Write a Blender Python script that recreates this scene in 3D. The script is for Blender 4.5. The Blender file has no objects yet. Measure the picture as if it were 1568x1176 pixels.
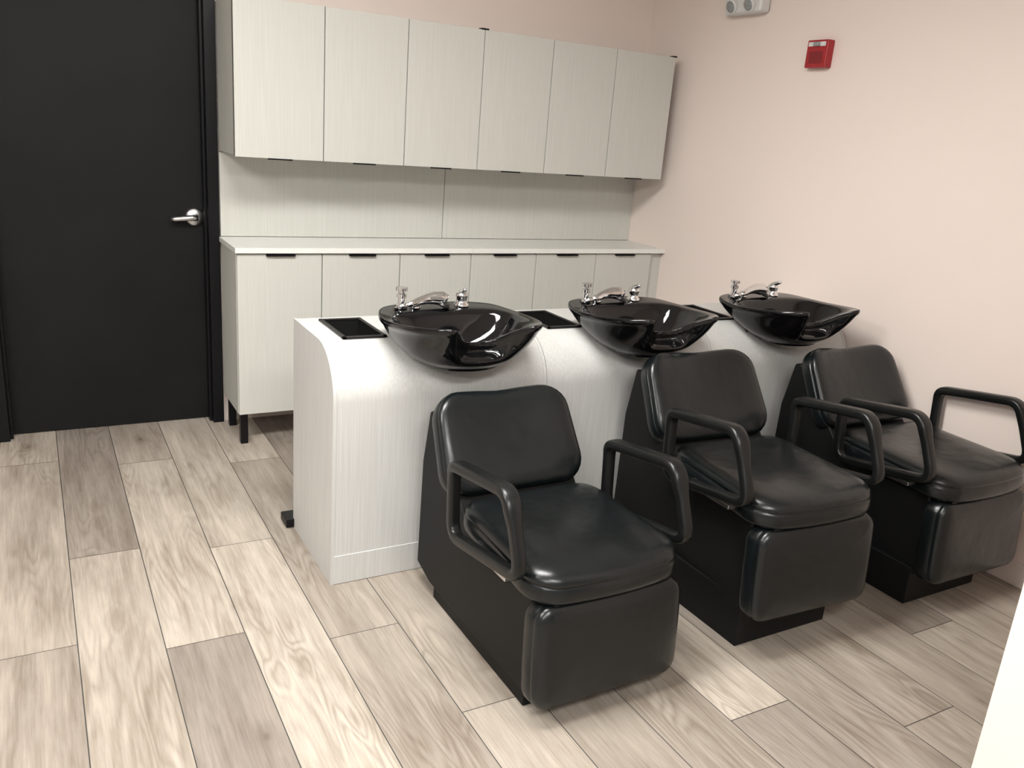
import bpy, math, random
from mathutils import Vector, Matrix
S = 1.55
random.seed(7)
scene = bpy.context.scene
try:
    scene.view_settings.view_transform = 'Standard'
    scene.view_settings.look = 'None'
except Exception as e:
    print(e)
ZOOM = None

# ------------------------------------------------------------ materials
def newmat(name):
    m = bpy.data.materials.new(name); m.use_nodes = True
    nt = m.node_tree; b = nt.nodes['Principled BSDF']
    return m, nt, b
def N(nt, t, **kw):
    n = nt.nodes.new(t)
    for k, v in kw.items(): setattr(n, k, v)
    return n
def noise(nt, vec, scale, detail=4, rough=.5):
    n = N(nt, 'ShaderNodeTexNoise'); n.inputs['Scale'].default_value = scale
    n.inputs['Detail'].default_value = detail; n.inputs['Roughness'].default_value = rough
    if vec is not None: nt.links.new(vec, n.inputs['Vector'])
    return n.outputs['Fac']
def mapping(nt, vec, sc, loc=(0,0,0)):
    n = N(nt, 'ShaderNodeMapping'); n.inputs['Scale'].default_value = sc; n.inputs['Location'].default_value = loc
    nt.links.new(vec, n.inputs['Vector']); return n.outputs['Vector']
def ramp(nt, fac, stops):
    r = N(nt, 'ShaderNodeValToRGB'); nt.links.new(fac, r.inputs['Fac'])
    e = r.color_ramp.elements
    while len(e) < len(stops): e.new(.5)
    for i, (p, c) in enumerate(stops):
        e[i].position = p; e[i].color = (c[0], c[1], c[2], 1) if hasattr(c, '__len__') else (c, c, c, 1)
    return r.outputs['Color']
def math_(nt, op, a, b=None, c=None):
    n = N(nt, 'ShaderNodeMath', operation=op)
    for i, v in enumerate((a, b, c)):
        if v is None: continue
        if isinstance(v, (int, float)): n.inputs[i].default_value = v
        else: nt.links.new(v, n.inputs[i])
    return n.outputs[0]
def bump(nt, h, b, strength=.1, dist=.002):
    n = N(nt, 'ShaderNodeBump'); n.inputs['Strength'].default_value = strength; n.inputs['Distance'].default_value = dist
    nt.links.new(h, n.inputs['Height']); nt.links.new(n.outputs['Normal'], b.inputs['Normal'])
    return n
def objco(nt):
    return N(nt, 'ShaderNodeTexCoord').outputs['Object']

def simple(name, col, rough=.5, metal=0, var=.06, nscale=6, bstr=0, bscale=200, coat=0, spec=.5, soft=0):
    m, nt, b = newmat(name)
    co = objco(nt)
    f = noise(nt, co, nscale, 3)
    c0 = tuple(max(0, x*(1-var)) for x in col); c1 = tuple(x*(1+var) for x in col)
    nt.links.new(ramp(nt, f, [(.3, c0), (.7, c1)]), b.inputs['Base Color'])
    b.inputs['Roughness'].default_value = rough; b.inputs['Metallic'].default_value = metal
    b.inputs['Coat Weight'].default_value = coat; b.inputs['Coat Roughness'].default_value = .05
    b.inputs['Specular IOR Level'].default_value = spec
    if bstr:
        n = bump(nt, noise(nt, co, bscale, 2), b, bstr)
        if soft:
            n2 = N(nt, 'ShaderNodeBump'); n2.inputs['Strength'].default_value = soft; n2.inputs['Distance'].default_value = .02
            nt.links.new(noise(nt, co, 9, 2), n2.inputs['Height']); nt.links.new(n2.outputs['Normal'], n.inputs['Normal'])
    return m

def laminate(name, lo, hi, sc=(220,220,3), rough=.42):
    m, nt, b = newmat(name)
    co = objco(nt)
    f = noise(nt, mapping(nt, co, sc), 1, 4, .6)
    nt.links.new(ramp(nt, f, [(.30, lo), (.70, hi)]), b.inputs['Base Color'])
    b.inputs['Roughness'].default_value = rough
    bump(nt, f, b, .06, .001)
    return m

M_wall = simple('wall_paint_blush', (.81, .705, .650), .6, var=.012, nscale=1.5, bstr=.04, bscale=300)
M_wall2 = simple('wall_grey_low_fill', (.36, .365, .37), .6, var=.03, nscale=1.5, bstr=.04, bscale=300)  # grey chosen for unseen left and rear walls to cut fill and pink reflections
M_ceil = simple('ceiling_paint', (.80, .80, .79), .8, var=.02)
M_lam = laminate('cabinet_laminate', (.515, .515, .475), (.575, .575, .535))
M_lam2 = laminate('station_laminate', (.47, .465, .45), (.575, .57, .555))
M_counter = simple('countertop_white', (.76, .76, .73), .3, var=.02, nscale=20)
M_gapdark = simple('gap_dark', (.03, .03, .028), .7)
M_door = simple('door_paint_black', (.0085, .0085, .009), .5, var=.15, nscale=3, bstr=.04, bscale=90, spec=.15)
M_frame = simple('door_frame_black', (.004, .004, .005), .4, var=.1, spec=.22)
M_leather = simple('black_vinyl', (.0045, .0062, .0066), .27, var=.1, nscale=8, bstr=.10, bscale=420, spec=.46, soft=.22)
M_plastic = simple('black_plastic', (.005, .0055, .0055), .32, var=.08, bstr=.05, bscale=500, spec=.40)
M_shell = simple('chair_shell_black', (.006, .006, .0062), .5, var=.1, bstr=.08, bscale=600, spec=.18)
M_gloss = simple('black_porcelain', (.003, .003, .0035), .07, var=.05, spec=.5)
M_chrome = simple('chrome', (.75, .75, .76), .1, metal=1, var=.02)
M_satin = simple('satin_nickel', (.62, .62, .62), .3, metal=1, var=.03)
M_red = simple('alarm_red', (.34, .014, .02), .35, var=.05)
M_redd = simple('alarm_red_dark', (.20, .010, .014), .45, var=.05)
M_white = simple('white_plastic', (.66, .66, .65), .35, var=.02)
M_lens = simple('lamp_lens', (.25, .27, .28), .1, var=.2, nscale=60, coat=1)
M_base = simple('baseboard_paint', (.76, .68, .635), .5, var=.02)
M_black = simple('tray_black', (.008, .008, .008), .35, var=.05)

m, nt, b = newmat('light_diffuser')
b.inputs['Base Color'].default_value = (.9, .9, .88, 1)
b.inputs['Emission Color'].default_value = (1, .985, .95, 1)
b.inputs['Emission Strength'].default_value = 41
M_emit = m

def floor_mat():
    m, nt, b = newmat('vinyl_plank')
    co = objco(nt)
    at = N(nt, 'ShaderNodeAttribute', attribute_name='plank')
    sp = N(nt, 'ShaderNodeSeparateXYZ'); nt.links.new(at.outputs['Vector'], sp.inputs[0])
    tone, r1, r2 = sp.outputs[0], sp.outputs[1], sp.outputs[2]
    cb = N(nt, 'ShaderNodeCombineXYZ')
    nt.links.new(math_(nt, 'MULTIPLY', r1, 37.0), cb.inputs[0]); nt.links.new(math_(nt, 'MULTIPLY', r2, 53.0), cb.inputs[1])
    ad = N(nt, 'ShaderNodeVectorMath', operation='ADD'); nt.links.new(co, ad.inputs[0]); nt.links.new(cb.outputs[0], ad.inputs[1])
    v = ad.outputs[0]
    vo = N(nt, 'ShaderNodeTexVoronoi'); vo.inputs['Scale'].default_value = 1
    nt.links.new(mapping(nt, v, (5.0, 2.4, 1)), vo.inputs['Vector'])
    kd = vo.outputs['Distance']
    n1 = noise(nt, mapping(nt, v, (6.5, .75, 1)), 1, 2, .5)
    kinf = ramp(nt, kd, [(0, 1), (.28, 0)])
    field = math_(nt, 'SUBTRACT', n1, math_(nt, 'MULTIPLY', kinf, .10))
    rings = math_(nt, 'SINE', math_(nt, 'MULTIPLY', field, 130))
    rings = math_(nt, 'MULTIPLY_ADD', rings, .5, .5)
    rings = math_(nt, 'POWER', rings, .6)
    gate = ramp(nt, noise(nt, mapping(nt, v, (4, 1.3, 1), (7, 3, 0)), 1, 2), [(.42, 0), (.66, 1)])
    ringm = math_(nt, 'SUBTRACT', 1.0, math_(nt, 'MULTIPLY', math_(nt, 'SUBTRACT', 1.0, rings), math_(nt, 'MULTIPLY', gate, .26)))
    fine = noise(nt, mapping(nt, v, (170, 6, 1)), 1, 3, .7)
    mid = noise(nt, mapping(nt, v, (36, 1.8, 1)), 1, 5, .72)
    blot = noise(nt, mapping(nt, v, (9, 1.8, 1)), 1, 4, .62)
    base = ramp(nt, tone, [(0, (.185, .157, .136)), (.5, (.295, .255, .215)), (1, (.42, .372, .315))])
    s = math_(nt, 'MULTIPLY_ADD', fine, .60, -.32)
    s = math_(nt, 'MULTIPLY_ADD', mid, 1.05, s)
    s = math_(nt, 'MULTIPLY_ADD', blot, 1.05, s)
    s = math_(nt, 'MULTIPLY', s, ringm)
    kn = ramp(nt, kd, [(.01, .45), (.06, .78), (.20, 1.0)])
    s = math_(nt, 'MULTIPLY', s, kn)
    mx = N(nt, 'ShaderNodeVectorMath', operation='SCALE'); nt.links.new(base, mx.inputs[0]); nt.links.new(s, mx.inputs['Scale'])
    tint = N(nt, 'ShaderNodeMix', data_type='RGBA', blend_type='MULTIPLY'); tint.inputs['Factor'].default_value = 1
    nt.links.new(mx.outputs[0], tint.inputs[6]); nt.links.new(ramp(nt, s, [(.55, (1.0, .93, .86)), (1.0, (1, 1, 1))]), tint.inputs[7])
    nt.links.new(tint.outputs[2], b.inputs['Base Color'])
    b.inputs['Roughness'].default_value = .42
    bump(nt, fine, b, .12, .001)
    return m
M_floor = floor_mat()

# ------------------------------------------------------------ geometry helpers (H units scaled by S)
col = scene.collection
def empty(name, loc=(0,0,0)):
    e = bpy.data.objects.new(name, None); col.objects.link(e)
    e.location = [c*S for c in loc]; e.empty_display_size = .1
    return e
def mesh(name, verts, faces, mat, parent=None, smooth=False, loc=(0,0,0)):
    me = bpy.data.meshes.new(name); me.from_pydata([tuple(v) for v in verts], [], faces); me.update()
    import bmesh
    bm = bmesh.new(); bm.from_mesh(me); bmesh.ops.recalc_face_normals(bm, faces=bm.faces); bm.to_mesh(me); bm.free()
    o = bpy.data.objects.new(name, me); col.objects.link(o)
    me.materials.append(mat)
    if smooth:
        for p in me.polygons: p.use_smooth = True
    if parent: o.parent = parent
    o.location = loc
    return o
def box(name, x0, x1, y0, y1, z0, z1, mat, bevel=0, parent=None, sc=S):
    cx, cy, cz = (x0+x1)/2*sc, (y0+y1)/2*sc, (z0+z1)/2*sc
    v = [((x)*sc-cx, (y)*sc-cy, (z)*sc-cz) for x in (x0, x1) for y in (y0, y1) for z in (z0, z1)]
    f = [(0,1,3,2), (4,6,7,5), (0,4,5,1), (2,3,7,6), (0,2,6,4), (1,5,7,3)]
    o = mesh(name, v, f, mat, parent, loc=(cx, cy, cz))
    if bevel:
        md = o.modifiers.new('b', 'BEVEL'); md.width = bevel; md.segments = 3; md.limit_method = 'ANGLE'
        for p in o.data.polygons: p.use_smooth = True
        o.modifiers.new('wn', 'WEIGHTED_NORMAL')
    return o
def sharp(me, deg=30):
    for p in me.polygons: p.use_smooth = True
    me.set_sharp_from_angle(angle=math.radians(deg))
def extrude_x(name, prof, x0, x1, mat, bevel=0, parent=None, sc=S, smooth=False):
    n = len(prof)
    v = [(x0*sc, y*sc, z*sc) for y, z in prof] + [(x1*sc, y*sc, z*sc) for y, z in prof]
    f = [tuple(range(n)), tuple(range(n, 2*n))] + [(i, (i+1) % n, n+(i+1) % n, n+i) for i in range(n)]
    o = mesh(name, v, f, mat, parent)
    if bevel:
        md = o.modifiers.new('b', 'BEVEL'); md.width = bevel; md.segments = 3; md.limit_method = 'ANGLE'; md.angle_limit = math.radians(40)
        for p in o.data.polygons: p.use_smooth = True
        o.modifiers.new('wn', 'WEIGHTED_NORMAL')
    elif smooth: sharp(o.data)
    return o
def lathe(name, prof, mat, parent=None, loc=(0,0,0), rot=(0,0,0), n=24):
    v, f = [], []
    for r, z in prof:
        for i in range(n):
            a = 2*math.pi*i/n; v.append((r*math.cos(a), r*math.sin(a), z))
    for k in range(len(prof)-1):
        for i in range(n):
            f.append((k*n+i, k*n+(i+1) % n, (k+1)*n+(i+1) % n, (k+1)*n+i))
    f.append(tuple(range(n))); f.append(tuple((len(prof)-1)*n+i for i in range(n)))
    o = mesh(name, v, f, mat, parent, smooth=True, loc=loc); o.rotation_euler = rot
    sharp(o.data, 50)
    return o
def tube(name, pts, rad, mat, parent=None, n=12, closed=False):
    P = [Vector(p) for p in pts]; m = len(P); v, f = [], []
    prev = None
    for i, p in enumerate(P):
        if closed: t = P[(i+1) % m]-P[i-1]
        else: t = P[min(i+1, m-1)]-P[max(i-1, 0)]
        t.normalize()
        ref = prev if prev else (Vector((0,0,1)) if abs(t.z) < .9 else Vector((1,0,0)))
        a = (ref - t*ref.dot(t)).normalized(); prev = a; c = t.cross(a)
        r = rad[i] if isinstance(rad, (list, tuple)) else rad
        for k in range(n):
            th = 2*math.pi*k/n; v.append(p+a*math.cos(th)*r+c*math.sin(th)*r)
    R = m if closed else m-1
    for i in range(R):
        j = (i+1) % m
        for k in range(n): f.append((i*n+k, i*n+(k+1) % n, j*n+(k+1) % n, j*n+k))
    if not closed: f += [tuple(range(n)), tuple((m-1)*n+k for k in range(n))]
    return mesh(name, v, f, mat, parent, smooth=True)
def rrect(hw, hh, r, ke=8, kc=6):
    r = max(min(r, hw-.001, hh-.001), .0005)
    pts = []
    cs = [(hw-r, hh-r, 0), (-(hw-r), hh-r, 90), (-(hw-r), -(hh-r), 180), (hw-r, -(hh-r), 270)]
    for i, (cx, cy, a0) in enumerate(cs):
        for k in range(kc+1):
            a = math.radians(a0+90*k/kc); pts.append((cx+r*math.cos(a), cy+r*math.sin(a)))
        nx = cs[(i+1) % 4]; a = math.radians(nx[2])
        q = (nx[0]+r*math.cos(a), nx[1]+r*math.sin(a)); p = pts[-1]
        for k in range(1, ke): pts.append((p[0]+(q[0]-p[0])*k/ke, p[1]+(q[1]-p[1])*k/ke))
    return pts
def pad(name, hw, hh, r, prof, warp, mat, parent=None):
    v, f = [], []
    n = None
    for (ins, sc, d) in prof:
        ring = rrect(hw-ins, hh-ins, r-ins)
        n = len(ring)
        for a, b_ in ring: v.append(warp(a*sc, b_*sc, d))
    for k in range(len(prof)-1):
        for i in range(n): f.append((k*n+i, k*n+(i+1) % n, (k+1)*n+(i+1) % n, (k+1)*n+i))
    for k, rev in ((0, 1), (len(prof)-1, 0)):
        v.append(warp(0, 0, prof[k][2])); c = len(v)-1
        for i in range(n): f.append((c, k*n+i, k*n+(i+1) % n))
    return mesh(name, v, f, mat, parent, smooth=True)

# ------------------------------------------------------------ room
XR, YB = 2.102, 2.76
ZC = 2.75/S
XL, YF = -2.2, -2.2
T = .08
DX0, DX1, DZ = -.105, .476, 2.10/S
def wall(name, *a, m=None): return box(name, *a, m or M_wall)
def joined_wall_back():
    e = empty('wall_back')
    box('wall_panel_left', XL-T, DX0-.035, YB, YB+T*1.5, 0, ZC, M_wall, parent=e)
    box('wall_panel_right', DX1+.035, XR, YB, YB+T*1.5, 0, ZC, M_wall, parent=e)
    box('wall_panel_header', DX0-.035, DX1+.035, YB, YB+T*1.5, DZ+.035, ZC, M_wall, parent=e)
joined_wall_back()
wall('wall_right', XR, XR+T, YF, YB+T*1.5, 0, ZC)
wall('wall_left', XL-T, XL, YF, YB, 0, ZC, m=M_wall2)
wall('wall_rear', XL-T, XR+T, YF-T, YF, 0, ZC, m=M_wall2)
wall('wall_partition', 1.187, XR, .45, .549, 0, ZC)
box('ceiling', XL-T, XR+T, YF-T, YB+T*1.5, ZC, ZC+T, M_ceil)
box('baseboard_right', XR-.006, XR, .549, YB, 0, .062, M_base, .003)
box('baseboard_left', XL, XL+.008, YF, YB, 0, .062, M_base, .003)
box('baseboard_back', XL+.008, DX0-.04, YB-.008, YB, 0, .062, M_base, .003)

def build_floor():
    w = .1475; x0 = .015; L = .965
    ends = {-1:1.582, 0:1.936, 1:1.505, 2:1.8815, 3:1.42, 4:1.114, 5:1.60, 6:1.25, 7:.897, 8:1.35, 9:.75, 10:1.15, 11:.95, 12:1.3}
    tones = {(-1,0):.35,(-1,1):.5,(-1,2):.7,(0,0):.62,(0,1):.22,(1,0):.15,(1,1):.78,(1,2):.5,(2,0):.85,(2,1):.78,
             (3,0):.42,(3,1):.48,(4,0):.72,(4,1):.55,(5,0):.40,(5,1):.6,(7,0):.28,(7,1):.95,(6,0):.45,(6,1):.5,(8,0):.38,(8,1):.35,(9,0):.6,(9,1):.5,(10,0):.5,(10,1):.8}
    v, f, cols = [], [], []
    k0 = int(math.floor((XL-x0)/w)); k1 = int(math.ceil((XR+.05-x0)/w))
    g = .0009
    for k in range(k0, k1):
        xa, xb = x0+k*w, x0+(k+1)*w
        xa = max(xa, XL-T); xb = min(xb, XR+.04)
        e = ends.get(k, random.uniform(.5, 1.5))
        j = -6
        while True:
            ya, yb = e+(j)*L, e+(j+1)*L
            j += 1
            if yb < YF: continue
            if ya > YB+.1: break
            ya, yb = max(ya, YF), min(yb, YB+.12)
            t = tones.get((k, j), random.choice([.25, .35, .45, .55, .65, .75, .85]))
            n = len(v)
            v += [((xa+g)*S, (ya+g)*S, 0), ((xb-g)*S, (ya+g)*S, 0), ((xb-g)*S, (yb-g)*S, 0), ((xa+g)*S, (yb-g)*S, 0)]
            f.append((n, n+1, n+2, n+3)); cols.append((t, random.random(), random.random()))
    n = len(v)
    X0, X1, Y0, Y1 = (XL-T)*S, (XR+.04)*S, (YF-.02)*S, (YB+.12)*S
    v += [(X0, Y0, -.0015), (X1, Y0, -.0015), (X1, Y1, -.0015), (X0, Y1, -.0015)]; f.append((n, n+1, n+2, n+3))
    me = bpy.data.meshes.new('floor'); me.from_pydata(v, [], f)
    me.materials.append(M_floor); me.materials.append(M_gapdark)
    me.polygons[len(f)-1].material_index = 1
    ca = me.color_attributes.new('plank', 'FLOAT_COLOR', 'CORNER')
    for p in me.polygons:
        c = cols[p.index] if p.index < len(cols) else (0, 0, 0)
        for li in p.loop_indices: ca.data[li].color = (c[0], c[1], c[2], 1)
    o = bpy.data.objects.new('floor', me); col.objects.link(o)
build_floor()

# ------------------------------------------------------------ door
def build_door():
    e = empty('door_1')
    yd = 2.80
    box('door_slab', DX0+.002, DX1-.002, yd, yd+.03, .004, DZ-.002, M_door, .002, e)
    for nm, a, b_ in (('jamb_left', DX0-.036, DX0), ('jamb_right', DX1, DX1+.034)):
        box(nm, a, b_, YB-.016, YB+T, 0, DZ+.036, M_frame, .004, e)
    box('frame_head', DX0-.036, DX1+.034, YB-.016, YB+T, DZ, DZ+.036, M_frame, .004, e)
    for nm, a, b_ in (('stop_left', DX0, DX0+.008), ('stop_right', DX1-.008, DX1)):
        box(nm, a, b_, YB+.005, yd-.003, 0, DZ, M_frame, .002, e)
    hx, hy, hz = .444*S, yd*S, .669*S
    lathe('handle_rose', [(.001, .0), (.044, 0), (.044, .008), (.038, .016), (.018, .020), (.014, .05), (.001, .052)], M_satin, e, (hx, hy, hz), (math.radians(90), 0, 0))
    pts = [(hx+.008, hy-.048, hz), (hx-.02, hy-.052, hz), (hx-.06, hy-.05, hz-.003), (hx-.095, hy-.045, hz-.007), (hx-.112, hy-.04, hz-.008)]
    tube('handle_lever', pts, [.014, .014, .0125, .012, .008], M_satin, e)
    box('strike_plate', DX1-.012, DX1-.002, yd-.001, yd, .64, .69, M_frame, 0, e)
build_door()

# ------------------------------------------------------------ cabinets
CX0, CX1, CY = .513, 2.046, 2.52
def build_uppers():
    e = empty('upper_wall_cabinet')
    z0, z1 = .873, 1.298
    box('carcass', CX0, CX1, CY+.012, YB, z0+.004, z1, M_lam, 0, e)
    w = (CX1-CX0)/6
    for i in range(6):
        box('door_panel_%d' % (i+1), CX0+i*w+.0012, CX0+(i+1)*w-.0012, CY, CY+.0125, z0, z1, M_lam, .0012, e)
        c = CX0+(i+.5)*w
        box('edge_pull_%d' % (i+1), c-.035, c+.035, CY-.004, CY+.006, z0-.0035, z0+.0005, M_frame, 0, e)
    box('hinge_cap_1', CX0+3*w-.014, CX0+3*w+.012, CY-.002, CY+.02, z1-.0005, z1+.004, M_frame, 0, e)
    box('hinge_cap_2', CX1-.014, CX1+.003, CY-.002, CY+.02, z1-.0005, z1+.004, M_frame, 0, e)
    for i in range(7):
        x = CX0+i*w
        box('seam_%d' % i, max(x-.0014, CX0), min(x+.0014, CX1), CY+.006, CY+.0124, z0+.002, z1-.001, M_gapdark, 0, e)
def build_base():
    e = empty('base_cabinet')
    z0, z1 = .099, .600
    box('carcass', CX0, CX1, CY+.012, YB-.012, z0, z1, M_lam, 0, e)
    w = (CX1-CX0)/6
    for i in range(6):
        box('door_panel_%d' % (i+1), CX0+i*w+.0012, CX0+(i+1)*w-.0012, CY, CY+.0125, z0, z1-.004, M_lam, .0012, e)
        c = CX0+(i+.5)*w
        box('edge_pull_%d' % (i+1), c-.043, c+.043, CY-.010, CY+.006, z1-.0085, z1-.0035, M_frame, 0, e)
        box('seam_%d' % i, CX0+(i+1)*w-.0014, min(CX0+(i+1)*w+.0014, CX1), CY+.006, CY+.0124, z0, z1, M_gapdark, 0, e)
    box('filler_strip', CX1, XR-.001, CY+.012, CY+.03, z0, z1, M_lam, 0, e)
    box('countertop_a', CX0-.006, 1.2785, CY-.010, YB-.012, z1, z1+.016, M_counter, .002, e)
    box('countertop_b', 1.2792, XR-.001, CY-.010, YB-.012, z1, z1+.016, M_counter, .002, e)
    for i, x in enumerate((CX0+.006, 1.0, 1.53, CX1-.03)):
        for j, y in enumerate((CY+.008, YB-.06)):
            box('leg_%d_%d' % (i, j), x, x+.022, y, y+.022, 0, z0, M_frame, .001, e)
def build_splash():
    e = empty('backsplash_panel')
    box('backsplash_left', CX0, 1.272, YB-.011, YB-.001, .617, .872, M_lam, .001, e)
    box('backsplash_right', 1.274, XR-.001, YB-.011, YB-.001, .617, .872, M_lam, .001, e)
build_uppers(); build_base(); build_splash()

# ------------------------------------------------------------ shampoo stations
SX0, SW = .52, .5235
SYF, SYB, SZ = 1.615, 1.925, .541
BX = [.811, 1.314, 1.823]
BY = 1.638
BZ = .601
def build_station(i):
    e = empty('shampoo_station')
    x0 = SX0+i*SW; x1 = x0+SW-.0015
    if i == 2: x1 = XR-.007
    def profile(ins=0):
        R = .115-ins
        p = [(SYB-ins, 0), (SYB-ins, SZ-ins)]
        cy, cz = SYF+.115, SZ-.115
        for k in range(0, 25):
            a = math.radians(90+90*k/24)
            p.append((cy+R*math.cos(a), cz+R*math.sin(a)))
        p += [(SYF+ins, .0)]
        return p
    body = extrude_x('station_body', profile(.001), x0+.007, x1-.007, M_lam2, 0, e)
    tx0, tx1, ty0, ty1 = x0+.050, x0+.152, 1.712, 1.893
    c1 = box('cut1', tx0+.004, tx1-.004, ty0+.004, ty1-.004, SZ-.09, SZ+.05, M_lam2)
    bx = BX[i]
    n = 32; v = []
    for z in (.515, .7):
        for k in range(n):
            a = 2*math.pi*k/n; v.append(((bx+.108*math.cos(a))*S, (BY+.01+.080*math.sin(a))*S, z*S))
    f = [tuple(range(n)), tuple(range(n, 2*n))]+[(k, (k+1) % n, n+(k+1) % n, n+k) for k in range(n)]
    c2 = mesh('cut2', v, f, M_lam2)
    for c in (c1, c2):
        md = body.modifiers.new('c', 'BOOLEAN'); md.object = c; md.operation = 'DIFFERENCE'; md.solver = 'EXACT'
    bpy.context.view_layer.update()
    dg = bpy.context.evaluated_depsgraph_get()
    me = bpy.data.meshes.new_from_object(body.evaluated_get(dg))
    body.modifiers.clear(); body.data = me
    sharp(me, 25)
    for c in (c1, c2): bpy.data.objects.remove(c, do_unlink=True)
    extrude_x('gable_left', profile(0), x0, x0+.0072, M_lam2, 0, e, smooth=True)
    extrude_x('gable_right', profile(0), x1-.0072, x1, M_lam2, 0, e, smooth=True)
    box('kick_panel', x0+.0072, x1-.0072, SYF-.001, SYF+.008, .001, .070, M_lam2, .001, e)
    t = empty('tool_tray') ; t.parent = e
    zt = SZ+.004
    for nm, a in (('rim_l', (tx0, tx0+.009, ty0, ty1)), ('rim_r', (tx1-.009, tx1, ty0, ty1)), ('rim_f', (tx0, tx1, ty0, ty0+.009)), ('rim_b', (tx0, tx1, ty1-.009, ty1))):
        box(nm, *a, SZ-.0005, zt, M_black, .001, t)
    for nm, a in (('wall_l', (tx0+.005, tx0+.008, ty0+.005, ty1-.005)), ('wall_r', (tx1-.008, tx1-.005, ty0+.005, ty1-.005)), ('wall_f', (tx0+.005, tx1-.005, ty0+.005, ty0+.008)), ('wall_b', (tx0+.005, tx1-.005, ty1-.008, ty1-.005))):
        box(nm, *a, SZ-.075, SZ+.002, M_black, 0, t)
    box('tray_floor', tx0+.005, tx1-.005, ty0+.005, ty1-.005, SZ-.078, SZ-.072, M_black, 0, t)
    box('levelling_foot', x0-.02, x0+.02, SYB-.01, SYB+.045, .004, .024, M_frame, .002, e)

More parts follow.
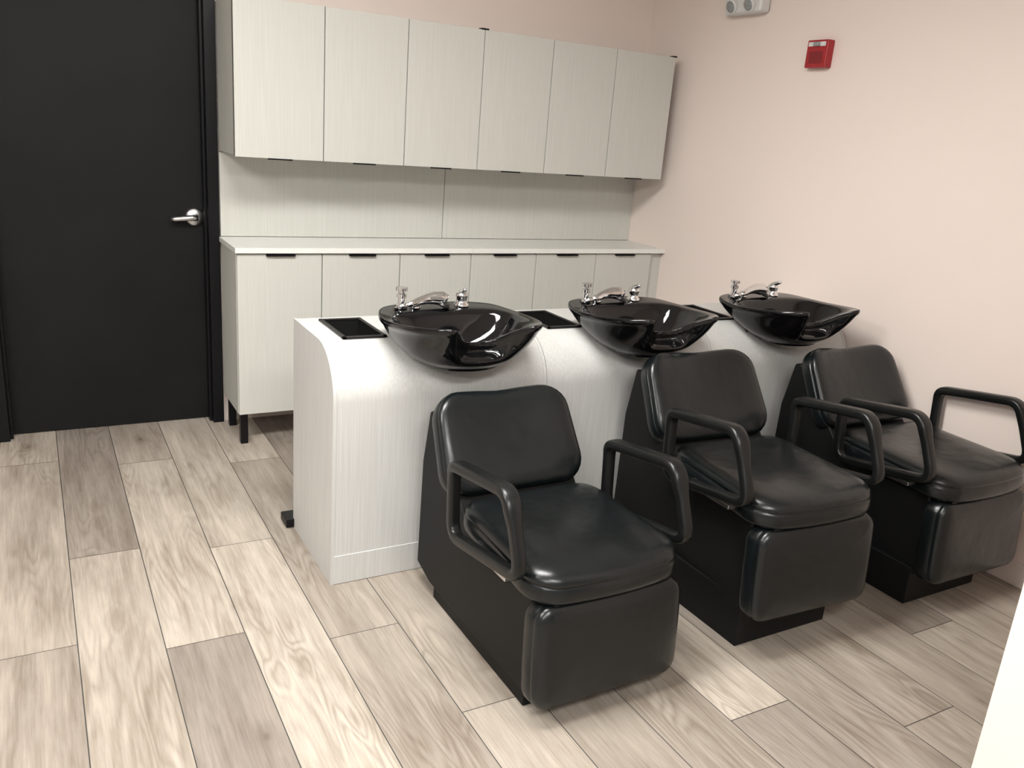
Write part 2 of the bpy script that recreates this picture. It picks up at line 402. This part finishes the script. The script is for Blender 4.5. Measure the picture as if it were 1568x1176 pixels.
def catmull(P, per):
    out = []; n = len(P)
    for i in range(n):
        p0, p1, p2, p3 = [Vector(P[(i+k-1) % n]) for k in range(4)]
        for k in range(per):
            t = k/per
            out.append(.5*((2*p1)+(p2-p0)*t+(2*p0-5*p1+4*p2-p3)*t*t+(3*p1-p0-3*p2+p3)*t**3))
    return out
def sym(half):
    r = list(half)
    r += [(-x, y, z) for x, y, z in reversed(half[1:-1])]
    return r
def build_bowl(i):
    e = empty('shampoo_bowl', (BX[i], BY, BZ))
    per = 6
    outer = sym([(0, -.150, -.056), (.055, -.166, -.048), (.105, -.226, -.004), (.150, -.268, .020), (.208, -.215, .014), (.252, -.11, .002),
                 (.268, 0, -.006), (.256, .10, -.006), (.212, .180, .0), (.11, .212, .004), (0, .216, .004)])
    inner = sym([(0, -.128, -.066), (.045, -.138, -.060), (.095, -.178, -.028), (.140, -.208, -.006), (.182, -.178, -.004), (.215, -.095, -.010),
                 (.222, 0, -.014), (.208, .055, -.014), (.160, .088, -.012), (.09, .098, -.012), (0, .1, -.012)])
    deckin = sym([(0, -.133, -.059), (.048, -.145, -.052), (.098, -.188, -.014), (.143, -.220, .008), (.188, -.188, .006), (.223, -.10, -.002),
                 (.231, 0, -.008), (.218, .065, -.008), (.168, .100, -.005), (.092, .110, -.004), (0, .112, -.004)])
    O, I, D = catmull(outer, per), catmull(inner, per), catmull(deckin, per)
    n = len(O)
    def el(hx, hy, cy, z):
        r = []
        for p in O:
            a = math.atan2(p.y-(-.02), p.x); r.append(Vector((hx*math.cos(a), cy+hy*math.sin(a), z)))
        return r
    def mix(A, B, t, dz=0): return [a.lerp(b, t)+Vector((0, 0, dz)) for a, b in zip(A, B)]
    base = el(.130, .098, -.055, -.158)
    low = el(.215, .170, -.045, -.108)
    def outward(A, s, z): return [Vector((p.x*s, (p.y+.02)*s-.02, p.z+z)) for p in A]
    rings = [el(.04, .03, -.055, -.158), base, el(.133, .101, -.055, -.154), el(.133, .101, -.055, -.146), el(.182, .140, -.05, -.130), low]
    m1 = mix(low, outward(O, .93, -.030), .5)
    for p in m1: p.x *= 1.05; p.y = (p.y+.02)*1.05-.02
    rings += [m1, outward(O, .945, -.036), outward(O, .965, -.026), outward(O, .993, -.019), outward(O, 1.0, -.009), outward(O, .994, -.001), outward(O, .978, .001)]
    rings += [mix(O, D, .5, .0), D, I]
    fl = el(.10, .085, -.02, -.135)
    im = mix(I, fl, .35)
    for p in im: p.z -= .022; p.x *= 1.06
    im2 = mix(I, fl, .7)
    for p in im2: p.z -= .022
    rings += [im, im2, fl, el(.03, .03, -.02, -.142)]
    v, f = [], []
    for r in rings: v += r
    for k in range(len(rings)-1):
        for q in range(n): f.append((k*n+q, k*n+(q+1) % n, (k+1)*n+(q+1) % n, (k+1)*n+q))
    f.append(tuple(range(n))); f.append(tuple((len(rings)-1)*n+q for q in range(n)))
    o = mesh('bowl', v, f, M_gloss, e, smooth=True)
    md = o.modifiers.new('s', 'SUBSURF'); md.levels = 1; md.render_levels = 1
    lathe('drain_ring', [(.001, 0), (.03, 0), (.03, .003), (.022, .004), (.018, .001), (.001, .001)], M_chrome, e, (0, -.02, -.142))
    yb = .158
    lathe('valve_post', [(.001, 0), (.022, 0), (.022, .010), (.012, .014), (.012, .034), (.017, .036), (.017, .048), (.010, .051), (.010, .058), (.021, .060), (.021, .071), (.001, .074)], M_chrome, e, (-.150, yb, 0), n=20)
    lathe('spray_holder', [(.001, 0), (.021, 0), (.019, .008), (.013, .012), (.013, .022), (.001, .024)], M_chrome, e, (-.100, yb-.004, 0))
    pts = [(-.150, yb-.045, .016), (-.125, yb-.040, .020), (-.095, yb-.026, .026), (-.065, yb-.018, .031), (-.035, yb-.016, .034), (-.005, yb-.020, .032), (.012, yb-.026, .026)]
    tube('spray_handle', pts, [.008, .012, .015, .018, .023, .026, .021], M_chrome, e, 16)
    lathe('spray_face', [(.001, 0), (.022, 0), (.025, .006), (.020, .014), (.001, .016)], M_plastic, e, (-.002, yb-.030, .006), (math.radians(12), math.radians(18), 0))
    tube('spray_hose', [(-.148, yb-.045, .016), (-.165, yb-.045, .014), (-.178, yb-.030, .006), (-.175, yb-.012, -.004)], .008, M_chrome, e)
    lathe('mixer_base', [(.001, 0), (.027, 0), (.027, .007), (.021, .012), (.020, .030), (.023, .034), (.021, .046), (.012, .052), (.001, .054)], M_chrome, e, (.082, yb-.004, 0))
    tube('mixer_lever', [(.082, yb, .046), (.078, yb-.018, .055), (.074, yb-.040, .064), (.071, yb-.052, .068)], [.012, .010, .008, .006], M_chrome, e)
for i in range(3): build_station(i)
for i in range(3): build_bowl(i)

# ------------------------------------------------------------ chairs
def build_chair(cx, dz, px=0, dy=0, yaw=0):
    CYc = 1.28
    root = empty('shampoo_chair', (cx, CYc+dy, 0))
    def Y(y): return (y-CYc)
    box('plinth', -.135+px, .135+px, Y(1.085), Y(1.487), 0, .050+dz, M_shell, .004, root)
    e = bpy.data.objects.new('upper_body', None); col.objects.link(e); e.parent = root
    py = .10*S; a_ = math.radians(yaw)
    e.rotation_euler = (0, 0, a_)
    e.location = (math.sin(a_)*py, py-math.cos(a_)*py, 0)
    prof = [(1.570, .050), (1.565, .30), (1.540, .420), (1.520, .424), (1.40, .300), (1.345, .236), (1.09, .232), (1.075, .215), (1.078, .030), (1.50, .030)]
    prof = [(Y(y), z+dz) for y, z in prof]
    extrude_x('shell', prof, -.143, .143, M_shell, .008, e)
    lean = math.radians(36); cy, cz = Y(1.462)*S, (.366+dz)*S
    hh = .174
    def wback(a, b_, d):
        k = b_/hh
        a2 = a*(1-.045*k)
        d2 = d+.55*a*a*(.6+.4*k)
        y = -d2; z = b_ - max(0, k)**6*.006*math.exp(-(a/.07)**2) - max(0, k)**2*.35*a*a*.3
        return (a2, cy+y*math.cos(lean)+z*math.sin(lean), cz+z*math.cos(lean)-y*math.sin(lean))
    pr = [(.05, .5, -.045), (.05, 1, -.045), (.015, 1, -.042), (.004, 1, -.034), (0, 1, -.02), (0, 1, .006), (.003, 1, .012), (.006, 1, .0145), (.003, 1, .017), (.001, 1, .023),
          (.006, 1, .034), (.016, 1, .042), (.035, 1, .047), (.06, 1, .050), (.08, .8, .051), (.08, .4, .050)]
    pad('backrest', .252, hh, .090, pr, wback, M_leather, e)
    sy, sz = Y(1.203)*S, (.236+dz)*S
    def wseat(a, b_, d):
        k = max(0, -b_/.25)
        y = b_ - .028*k*(1-(a/.25)**2)
        z = d - .010*(k**3) + .006*(b_/.26) - .010*math.exp(-((a/.15)**2+((b_-.05)/.12)**2))*(1 if d > .08 else 0)
        a2 = a*(1+.03*(b_/-.26))
        return (a2, sy+y, sz+z)
    ps = [(.06, .5, .004), (.06, 1, .004), (.015, 1, .004), (.004, 1, .010), (0, 1, .018), (-.002, 1, .030), (-.001, 1, .050), (.002, 1, .058), (.006, 1, .061), (.002, 1, .064), (.003, 1, .072),
          (.012, 1, .083), (.028, 1, .091), (.05, 1, .095), (.08, 1, .097), (.09, .75, .098), (.09, .5, .098), (.09, .25, .098)]
    pad('seat', .254, .250, .085, ps, wseat, M_leather, e)
    box('seat_underflap', -.125, .125, Y(1.040), Y(1.12), .216+dz, .240+dz, M_leather, .006, e)
    fy, fz = Y(1.050)*S, (.130+dz)*S
    tl = math.radians(4)
    def wfoot(a, b_, d):
        y = -d; z = b_
        return (a*(1+.015*math.cos(b_/.14*1.4)), fy+y*math.cos(tl)+z*math.sin(tl), fz+z*math.cos(tl)-y*math.sin(tl))
    pf = [(.05, .5, -.045), (.05, 1, -.045), (.012, 1, -.044), (.003, 1, -.038), (0, 1, -.026), (0, 1, .006), (.003, 1, .010), (.001, 1, .014), (.002, 1, .022), (.008, 1, .032), (.02, 1, .039), (.04, 1, .043), (.07, 1, .045), (.075, .6, .046)]
    pad('footrest', .247, .156, .05, pf, wfoot, M_leather, e)
    box('footrest_mount', -.08, .08, Y(1.06), Y(1.10), .08+dz, .2+dz, M_shell, 0, e)
    for s, nm in ((-1, 'left'), (1, 'right')):
        ctrl = [(1.332, .386, .040), (1.118, .418, .06), (1.062, .283, .045), (1.322, .240, .055)]
        P = [Vector((0, Y(a)*S, (b_+dz)*S)) for a, b_, r in ctrl]
        R = [c[2] for c in ctrl]
        loop = []
        for q in range(4):
            p = P[q]; a = P[q-1]; c = P[(q+1) % 4]
            u1 = (a-p).normalized(); u2 = (c-p).normalized()
            ang = u1.angle(u2); d = R[q]/math.tan(ang/2)
            s0, s1 = p+u1*d, p+u2*d
            for k in range(9):
                t = k/8
                loop.append((1-t)**2*s0+2*t*(1-t)*p+t*t*s1)
            nxt = P[(q+1) % 4]; a2 = P[(q+2) % 4]
            u = (p-nxt).normalized(); w2 = (a2-nxt).normalized(); dd = R[(q+1) % 4]/math.tan(u.angle(w2)/2)
            e1 = nxt+u*dd
            for k in range(1, 6): loop.append(s1.lerp(e1, k/6))
        n = len(loop); V, F = [], []
        sec = rrect(.5, .5, .28, 1, 3); ns = len(sec)
        for q in range(n):
            t = (loop[(q+1) % n]-loop[q-1]).normalized()
            nr = Vector((0, t.z, -t.y))
            p = loop[q]
            top = max(0, min(1, ((p.z/S-dz)-.36)/.03))
            w = .036+.014*top; th = .032+.002*top
            for a, b_ in sec:
                V.append(Vector((s*.1835*S+a*w, 0, 0))+p+nr*(b_*th))
        for q in range(n):
            j = (q+1) % n
            for k in range(ns): F.append((q*ns+k, q*ns+(k+1) % ns, j*ns+(k+1) % ns, j*ns+k))
        mesh('arm_'+nm, V, F, M_plastic, e, smooth=True)
        xa, xb = sorted((s*.150, s*.180))
        box('arm_bracket_'+nm, xa, xb, Y(1.12), Y(1.26), .246+dz, .256+dz, M_satin, .002, e)
    return root
build_chair(.851, 0, px=-.003, yaw=.5)
build_chair(1.378, .056, px=-.021, dy=-.012, yaw=-3)
build_chair(1.892, .046, px=-.023, dy=-.040, yaw=-1)

# ------------------------------------------------------------ wall devices
def alarm():
    e = empty('fire_alarm_strobe')
    y0, y1, z0, z1 = 1.868, 1.946, 1.253, 1.331
    box('housing', XR-.028, XR, y0, y1, z0, z1, M_red, .004, e)
    box('label_plate', XR-.0295, XR-.0275, y0+.008, y1-.006, z1-.018, z1-.006, M_white, 0, e)
    box('strobe_lens', XR-.036, XR-.028, y0+.028, y0+.050, z1-.018, z1-.007, M_lens, .002, e)
    box('speaker_grille', XR-.0295, XR-.0275, y0+.014, y1-.014, z0+.012, z0+.045, M_redd, .001, e)
alarm()
def elight():
    e = empty('emergency_light')
    y0, y1, z0, z1 = 2.150, 2.318, 1.424, 1.51
    box('housing', XR-.045, XR, y0, y1, z0, z1, M_white, .016, e)
    for i, y in enumerate((2.195, 2.275)):
        L = ((XR-.045)*S, y*S, 1.450*S); Rr = (0, math.radians(-112), 0)
        lathe('lamp_head_%d' % i, [(.001, -.02), (.030, -.02), (.036, .0), (.036, .016), (.031, .02), (.001, .02)], M_white, e, L, Rr)
        lathe('lamp_lens_%d' % i, [(.001, .0195), (.029, .0195), (.026, .023), (.001, .026)], M_lens, e, L, Rr)
elight()

# ------------------------------------------------------------ ceiling lights
for (x, y) in ((.70, 1.9), (-1.3, 1.6), (.5, -.6), (-1.5, -1.2)):
    e = empty('ceiling_light', (0, 0, 0))
    zz = 2.75
    box('light_frame', x-.62, x+.62, y-.32, y+.32, zz-.03, zz-.001, M_white, 0, e, sc=1)
    box('light_diffuser', x-.59, x+.59, y-.29, y+.29, zz-.034, zz-.0301, M_emit, 0, e, sc=1)

w = bpy.data.worlds.new('World'); scene.world = w; w.use_nodes = True
w.node_tree.nodes['Background'].inputs[0].default_value = (.9, .93, 1, 1)
w.node_tree.nodes['Background'].inputs[1].default_value = .3

# ------------------------------------------------------------ camera
cam = bpy.data.cameras.new('camera'); co = bpy.data.objects.new('camera', cam); col.objects.link(co)
cam.sensor_width = 36; cam.lens = 1283/1568*36; cam.clip_start = .02
if ZOOM:
    cam.lens *= ZOOM[2]; cam.shift_x = (ZOOM[0]-784)/1568*ZOOM[2]; cam.shift_y = -(ZOOM[1]-588)/1568*ZOOM[2]
r = Vector((.8715, -.4843, .0771)).normalized(); u = Vector((.0755, .2878, .9547)).normalized()
bk = r.cross(u).normalized(); u = bk.cross(r).normalized()
mw = Matrix(((r.x, u.x, bk.x, 0), (r.y, u.y, bk.y, 0), (r.z, u.z, bk.z, S), (0, 0, 0, 1)))
co.matrix_world = mw
scene.camera = co
